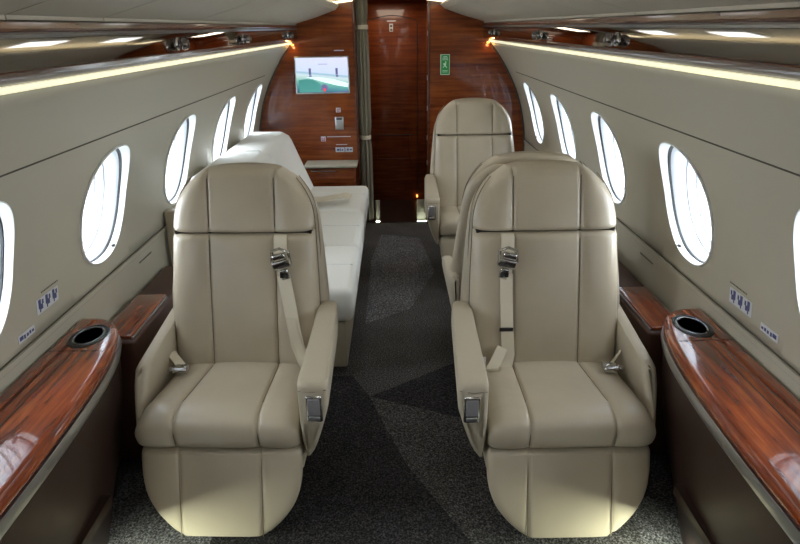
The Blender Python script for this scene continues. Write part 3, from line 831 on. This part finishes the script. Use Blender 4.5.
def arm(sx, top0, top1, wf, wr, low=0.26, fl=1.0, xin=0.262, set_=0.0, ln=0.52):
    # lofted along y (front to rear); each loop is (x, z) outline, lower edge tapering inwards
    loops = []
    ys = [-0.006, 0.0, 0.010, 0.03, 0.08, 0.15, 0.25, 0.35, 0.44, 0.50, 0.52]
    for i, y in enumerate(ys):
        t = max(0, y) / 0.52
        top = top0 + (top1 - top0) * t
        ww = wf + (wr - wf) * t
        bot = low + 0.00 * t
        e = {0: 0.014, 1: 0.006, 2: 0.001}.get(i, 0.0) + {len(ys) - 1: 0.02, len(ys) - 2: 0.006}.get(i, 0)
        xo = xin + ww
        r_ = 0.012
        pts = []
        h = top - bot
        # outer side going up
        pts += [(xin + 0.004, bot + e), (xin + 0.012, bot + e)]
        for q in (0.12, 0.25, 0.4, 0.55, 0.7, 0.85):
            pts.append((xin + 0.012 + (ww - 0.012) * min(1, (q / 0.75)) ** 0.8 * fl + (ww - 0.012) * (1 - fl) - e, bot + h * q))
        pts += [(xo - e, top - r_ * 1.2 - e), (xo - r_ * 0.4 - e, top - r_ * 0.35 - e), (xo - r_ * 1.3 - e, top - e), (xin + r_ + e, top - e), (xin + r_ * 0.3 + e, top - r_ * 0.3 - e), (xin + e, top - r_ - e)]
        pts += [(xin + e, bot + h * 0.6), (xin + e, bot + h * 0.3)]
        # front edge sweeps back low down
        if set_:
            loops.append([(sx * x, set_ + y * ln / 0.52 - 0.75 * max(0, top0 - z) * (1 - t), z) for x, z in pts])
        else:
            loops.append([(sx * x, y + 0.10 * max(0, (0.42 - z) / 0.2) ** 1.6 * (1 - t), z) for x, z in pts])
    return MB().loft(loops)
def make_seat(aisle):
    """local frame: front of seat at y=0 facing -Y; aisle = +1 if the aisle is at +x"""
    r = empty('cabin_seat', (0, 0, 0))
    back_piece(0.0, VS - 0.003, 0.12).build('backrest', 'leather', r)
    back_piece(VS + 0.002, 0.987, 0.12, True).build('headrest', 'leather', r)
    sh = back_piece(-0.12, 0.972, 0.10, True, 1.0, 0.0, True)
    sh.xform(lambda x, y, z: (x * (1.035 + 0.065 * max(0, 1 - abs(z - 0.62) / 0.34)), y + 0.052, z - 0.014))
    sh.build('back_shell', 'leather_side', r)
    fr_ = lambda v: BACKY(v) + 0.0066
    for sx in (-1, 1):
        MB().tube([(sx * SEAMX, fr_(v), BACKZ(v)) for v in frange(0.05, VS - 0.03, 14)], 0.0017, 5).build('back_seam', 'thread', r)
        MB().tube([(sx * SEAMX, fr_(v), BACKZ(v)) for v in frange(VS + 0.03, 0.94, 8)], 0.0017, 5).build('headrest_seam', 'thread', r)
        for dy, k in ((0.045, 1.0), (0.078, 1.02)):
            MB().tube([(sx * (halfw(v) * (1 + (k - 1) * 1.0) + 0.001), BACKY(v) + dy, BACKZ(v)) for v in frange(0.25, 0.93, 22)], 0.0016, 4).build('side_piping', 'thread', r)
    MB().box(-0.245, 0.245, 0.0, 0.08, -0.006, 0.006).xform(lambda x, y, z: (x, y + BACKY(VS) + 0.022, z + BACKZ(VS))).build('headrest_gap', 'gap', r)
    cu = cushion().build('seat_cushion', 'leather', r)
    for sx in (-1, 1):
        pts = [(sx * 0.131, 0.0045, 0.350), (sx * 0.131, -0.002, 0.385), (sx * 0.131, 0.004, 0.414), (sx * 0.131, 0.025, 0.431), (sx * 0.131, 0.06, 0.4395)] + [(sx * CSX(y), y, CT(0.131, y) - 0.0058) for y in frange(0.10, 0.375, 10)]
        MB().tube(pts, 0.0017, 5).build('cushion_seam', 'thread', cu)
        MB().tube([(sx * 0.131, 0.012 - 0.078 * t + 0.0023, 0.316 - 0.262 * t) for t in frange(0, 1, 8)], 0.0017, 5).build('legrest_seam', 'thread', r)
    legrest().build('legrest', 'leather', r)
    # seat pan, pedestal
    MB().box(-0.25, 0.25, 0.06, 0.50, 0.20, 0.334, 0.02).build('seat_pan', 'leather_side', r)
    MB().box(-0.16, 0.16, 0.10, 0.46, 0.0, 0.21, 0.02).build('pedestal', 'black', r)
    # arms
    A = aisle
    a1 = arm(A, 0.578, 0.625, 0.094, 0.070).build('armrest', 'leather_side', r)
    MB().box(A * 0.288, A * 0.337, -0.012, 0.0, 0.448, 0.538, 0.006).build('control_bezel', 'chrome', a1)
    MB().box(A * 0.2945, A * 0.3305, -0.0155, -0.010, 0.474, 0.530, 0.004).build('control_pad', 'greypad', a1)
    MB().box(A * 0.2955, A * 0.3295, -0.0155, -0.010, 0.455, 0.468, 0.003).build('control_latch', 'satin', a1)
    MB().tube([(A * 0.268, -0.0045, 0.552), (A * 0.31, -0.006, 0.549), (A * 0.35, -0.0035, 0.556)], 0.0012, 4).build('armrest_seam', 'thread', a1)
    a2 = arm(-A, 0.525, 0.590, 0.046, 0.046, 0.33, 1.0, 0.262, 0.19, 0.42).build('armrest', 'leather_side', r)
    # side skirt on aisle side
    return r
def belts(r, A, twist):
    # shoulder strap: comes out of the headrest joint and hangs down the backrest
    bl = empty('shoulder_belt', (0, 0, 0)); bl.parent = r
    x0 = A * 0.135
    x1, x2 = (0.150, 0.205) if twist else (0.142, 0.120)
    def P(v, x, o_): return (x, BACKY(v) - 0.014 - o_, BACKZ(v))
    pts = [P(0.682, A * 0.140, -0.012), P(0.67, A * 0.140, 0.0), P(0.64, A * 0.141, 0.003), P(0.60, A * 0.142, 0.006)]
    MB().ribbon(pts, (1, 0, 0), 0.046, 0.003, [(0, -1, 0.2)] * len(pts)).build('upper_strap', 'belt', bl)
    if twist:
        q = [P(0.50, A * 0.150, 0.004), P(0.40, A * 0.163, 0.004), P(0.28, A * 0.178, 0.006), P(0.17, A * 0.194, 0.012), P(0.10, A * 0.220, 0.03), P(0.06, A * 0.240, 0.04)]
        MB().ribbon(q, (1, 0, 0.25 * A), 0.046, 0.003, [(0.0, -1, 0.2)] * len(q)).build('lower_strap', 'belt', bl)
        q = [P(0.30, A * 0.172, 0.010), P(0.20, A * 0.190, 0.016), P(0.12, A * 0.214, 0.03), P(0.08, A * 0.232, 0.04)]
        MB().ribbon(q, (1, 0, -0.2 * A), 0.030, 0.003, [(0.3, -1, 0.2)] * len(q)).build('strap_fold', 'belt', bl)
    else:
        q = [P(0.50, A * 0.145, 0.004), P(0.40, A * 0.145, 0.004), P(0.25, A * 0.142, 0.006), P(0.12, A * 0.138, 0.012), P(0.05, A * 0.150, 0.022), P(0.02, A * 0.170, 0.040), (A * 0.200, BACKY(0) - 0.06, 0.44)]
        MB().ribbon(q, (1, 0, 0.02), 0.044, 0.003, [(0, -1, 0.2)] * 4 + [(0, -1, 0.7)] * 3).build('lower_strap', 'belt', bl)
        q = [P(0.16, A * 0.160, 0.016), P(0.10, A * 0.185, 0.03), P(0.05, A * 0.215, 0.05), P(0.02, A * 0.235, 0.05)]
        MB().ribbon(q, (0.9, 0, 0.5 * A), 0.040, 0.003, [(0.3, -1, 0.3)] * 4).build('strap_fold', 'belt', bl)
        MB().box(A * 0.145 - 0.024, A * 0.145 + 0.024, -0.004, 0.004, -0.007, 0.007, 0.002).xform(lambda x, y, z: (x, y + BACKY(0.24) - 0.021, z + BACKZ(0.24))).build('strap_keeper', 'black', bl)
    # buckle
    bk = empty('buckle', (A * 0.146, BACKY(0.55) - 0.030, BACKZ(0.560))); bk.scale = (1.25, 1.25, 1.35); bk.parent = bl
    B = MB().box(-0.026, 0.026, -0.008, 0.008, -0.014, 0.010, 0.004).box(-0.018, 0.020, -0.014, 0.006, 0.012, 0.030, 0.005).box(-0.012, 0.012, -0.006, 0.004, -0.045, -0.016, 0.003)
    B.xform(lambda x, y, z: (x * math.cos(0.25 * A) - z * math.sin(0.25 * A), y, x * math.sin(0.25 * A) + z * math.cos(0.25 * A))).build('buckle_body', 'chrome', bk)
    MB().tube([(-0.024, -0.004, 0.004), (-0.022, -0.008, 0.036), (0.0, -0.010, 0.044), (0.024, -0.008, 0.034), (0.026, -0.004, 0.002)], 0.0045, 8).build('buckle_ring', 'chrome', bk)
    MB().box(-0.005, 0.005, -0.0075, -0.0062, -0.038, -0.026).build('buckle_slot', 'black', bk)
    # lap belt pieces in the creases
    lb = empty('lap_belt', (0, 0, 0)); lb.parent = r
    q = [(-A * 0.262, 0.37, 0.47), (-A * 0.240, 0.35, 0.458), (-A * 0.215, 0.325, 0.447), (-A * 0.20, 0.31, 0.444)]
    MB().ribbon(q, (0.4, 0.9, 0), 0.036, 0.006, [(0, -0.1, 1)] * 4).build('lap_strap', 'belt', lb)
    T = MB().box(-0.020, 0.020, -0.016, 0.016, -0.006, 0.010, 0.006).box(-0.034, -0.018, -0.010, 0.010, -0.004, 0.006, 0.003)
    T.xform(lambda x, y, z: (A * x * 1.35 - A * 0.205, y * 1.35 + 0.300 , z * 1.4 + 0.443)).build('lap_buckle', 'chrome', lb)
    MB().box(A * 0.222, A * 0.256, 0.335, 0.338, 0.43, 0.475, 0.001).build('belt_tab', 'white', lb)
CX = 0.547
seat_R = make_seat(-1)
far_R = copy_tree(seat_R)
mid_R = copy_tree(seat_R)
belts(seat_R, -1, False)
seat_R.location = (CX + 0.002, 1.545, 0)
tag(seat_R, 'beige leather armchair in the right foreground facing the viewer, shoulder belt hanging straight', 'seat', 'beige leather cabin seats')
far_R.location = (0.552, 3.62, 0)
tag(far_R, 'beige leather armchair farthest away, in front of right bulkhead, mostly upright back in view', 'seat', 'beige leather cabin seats')
mid_R.location = (0.548, 2.97, 0); mid_R.rotation_euler = (0, 0, PI)
tag(mid_R, 'beige leather armchair facing away, half hidden behind the right foreground seat', 'seat', 'beige leather cabin seats')
seat_L = make_seat(1)
belts(seat_L, 1, True)
seat_L.location = (-CX + 0.002, 1.575, 0); seat_L.rotation_euler = (0, 0, math.radians(-2.0))
tag(seat_L, 'beige leather armchair in the left foreground, shoulder belt slanting to its armrest', 'seat', 'beige leather cabin seats')
MB().box(0.262, 0.282, 0.55, 0.60, 0.60, 0.72, 0.006).build('recline_lever', 'brown2', seat_L)
# the middle seat is turned round, so its aisle arm must swap sides
for ch in kids(mid_R):
    if ch.name.startswith('armrest'):
        pass

# ------------------------------------------------------------------ divan
dv = empty('divan', (-0.62, 3.5, 0), 0, 'long white covered divan along the left wall behind the front seat', 'sofa')
ybr = [(2.53, 3.165), (3.170, 3.835), (3.84, 4.52)]
for a, b_ in ybr:
    c = MB().box(-0.27, 0.44, a - 3.5, b_ - 3.5, 0.29, 0.455, 0.035).build('seat_cushion', 'cover', dv)
MB().box(-0.27, 0.40, -0.95, 1.0, 0.05, 0.285, 0.01).build('base', 'leather_side', dv)
# backrest: quilted cover over a thick leaning back
def dback(y0, y1):
    loops = []
    for i, t in enumerate(frange(0, 1, 14)):
        z = 0.457 + 0.405 * t
        xf = 0.03 - 0.16 * t
        xb = min(-0.30, -(WX(z) - 0.62) + 0.03)
        e = 0.0
        tt = max(0, (t - 0.86) / 0.14)
        rr = 0.035 * (1 - math.sqrt(1 - min(1, tt) ** 2))
        f = xf - rr; b_ = xb + rr * 0.4
        if b_ > f - 0.01: b_ = f - 0.01
        lp = []
        yy0, yy1 = y0 + rr * 0.3, y1 - rr * 0.6
        for k in range(8): lp.append((f + 0.004 * math.sin(k * 2.1), yy0 + 0.02 + (yy1 - yy0 - 0.04) * k / 7, z))
        lp += [(f - 0.02, yy1, z), (b_ + 0.01, yy1, z)]
        for k in range(8): lp.append((b_, yy1 - 0.02 - (yy1 - yy0 - 0.04) * k / 7, z))
        lp += [(b_ + 0.01, yy0, z), (f - 0.02, yy0, z)]
        loops.append(lp)
    return MB().loft(loops)
for a, b_ in ((3.02, 3.75), (3.752, 4.50)):
    dback(a - 3.5, b_ - 3.5).build('back_cushion', 'cover', dv)
MB().box(-0.43, -0.05, -0.97 - 0.0, -0.905, 0.10, 0.60, 0.015).xform(lambda x, y, z: (x, y - 0.06, z)).build('end_panel', 'leather_side', dv) if False else None
# beige end panel next to wall
MB().box(-0.43, -0.33, -0.76, -0.70, 0.02, 0.775, 0.012).build('end_panel', 'leather_side', dv)
# crease lines in the cover
for (x, z, y) in ((0.0, 0, 0),):
    pass
for ys_ in (2.86, 3.50, 4.25):
    MB().tube([(-0.10, ys_ - 3.5, 0.4552), (0.10, ys_ - 3.49, 0.4556), (0.42, ys_ - 3.5, 0.4545), (0.4405, ys_ - 3.5, 0.42), (0.4405, ys_ - 3.5, 0.32)], 0.0015, 4).build('cover_seam', 'label', dv)
sb = empty('divan_belt', (-0.40, 3.98, 0.476), 0, 'folded cream seat belt lying on the white divan cushion', 'belt')
MB().ribbon([(-0.16, 0.02, 0.012), (-0.08, -0.01, 0.016), (0.0, 0.0, 0.028), (0.08, 0.04, 0.030), (0.12, 0.06, 0.014)], (0.1, 1, 0.05), 0.11, 0.005, [(0, 0, 1)] * 5).build('strap', 'belt', sb)
MB().box(-0.20, -0.15, 0.0, 0.05, 0.0, 0.02, 0.004).build('belt_buckle', 'chrome', sb)

# ------------------------------------------------------------------ rear wall (behind the viewer)
o = MB().box(-1.08, 1.08, Y0 - 0.04, Y0, 0, 1.82).build('wall_back', 'cream', smooth=False); struct(o)
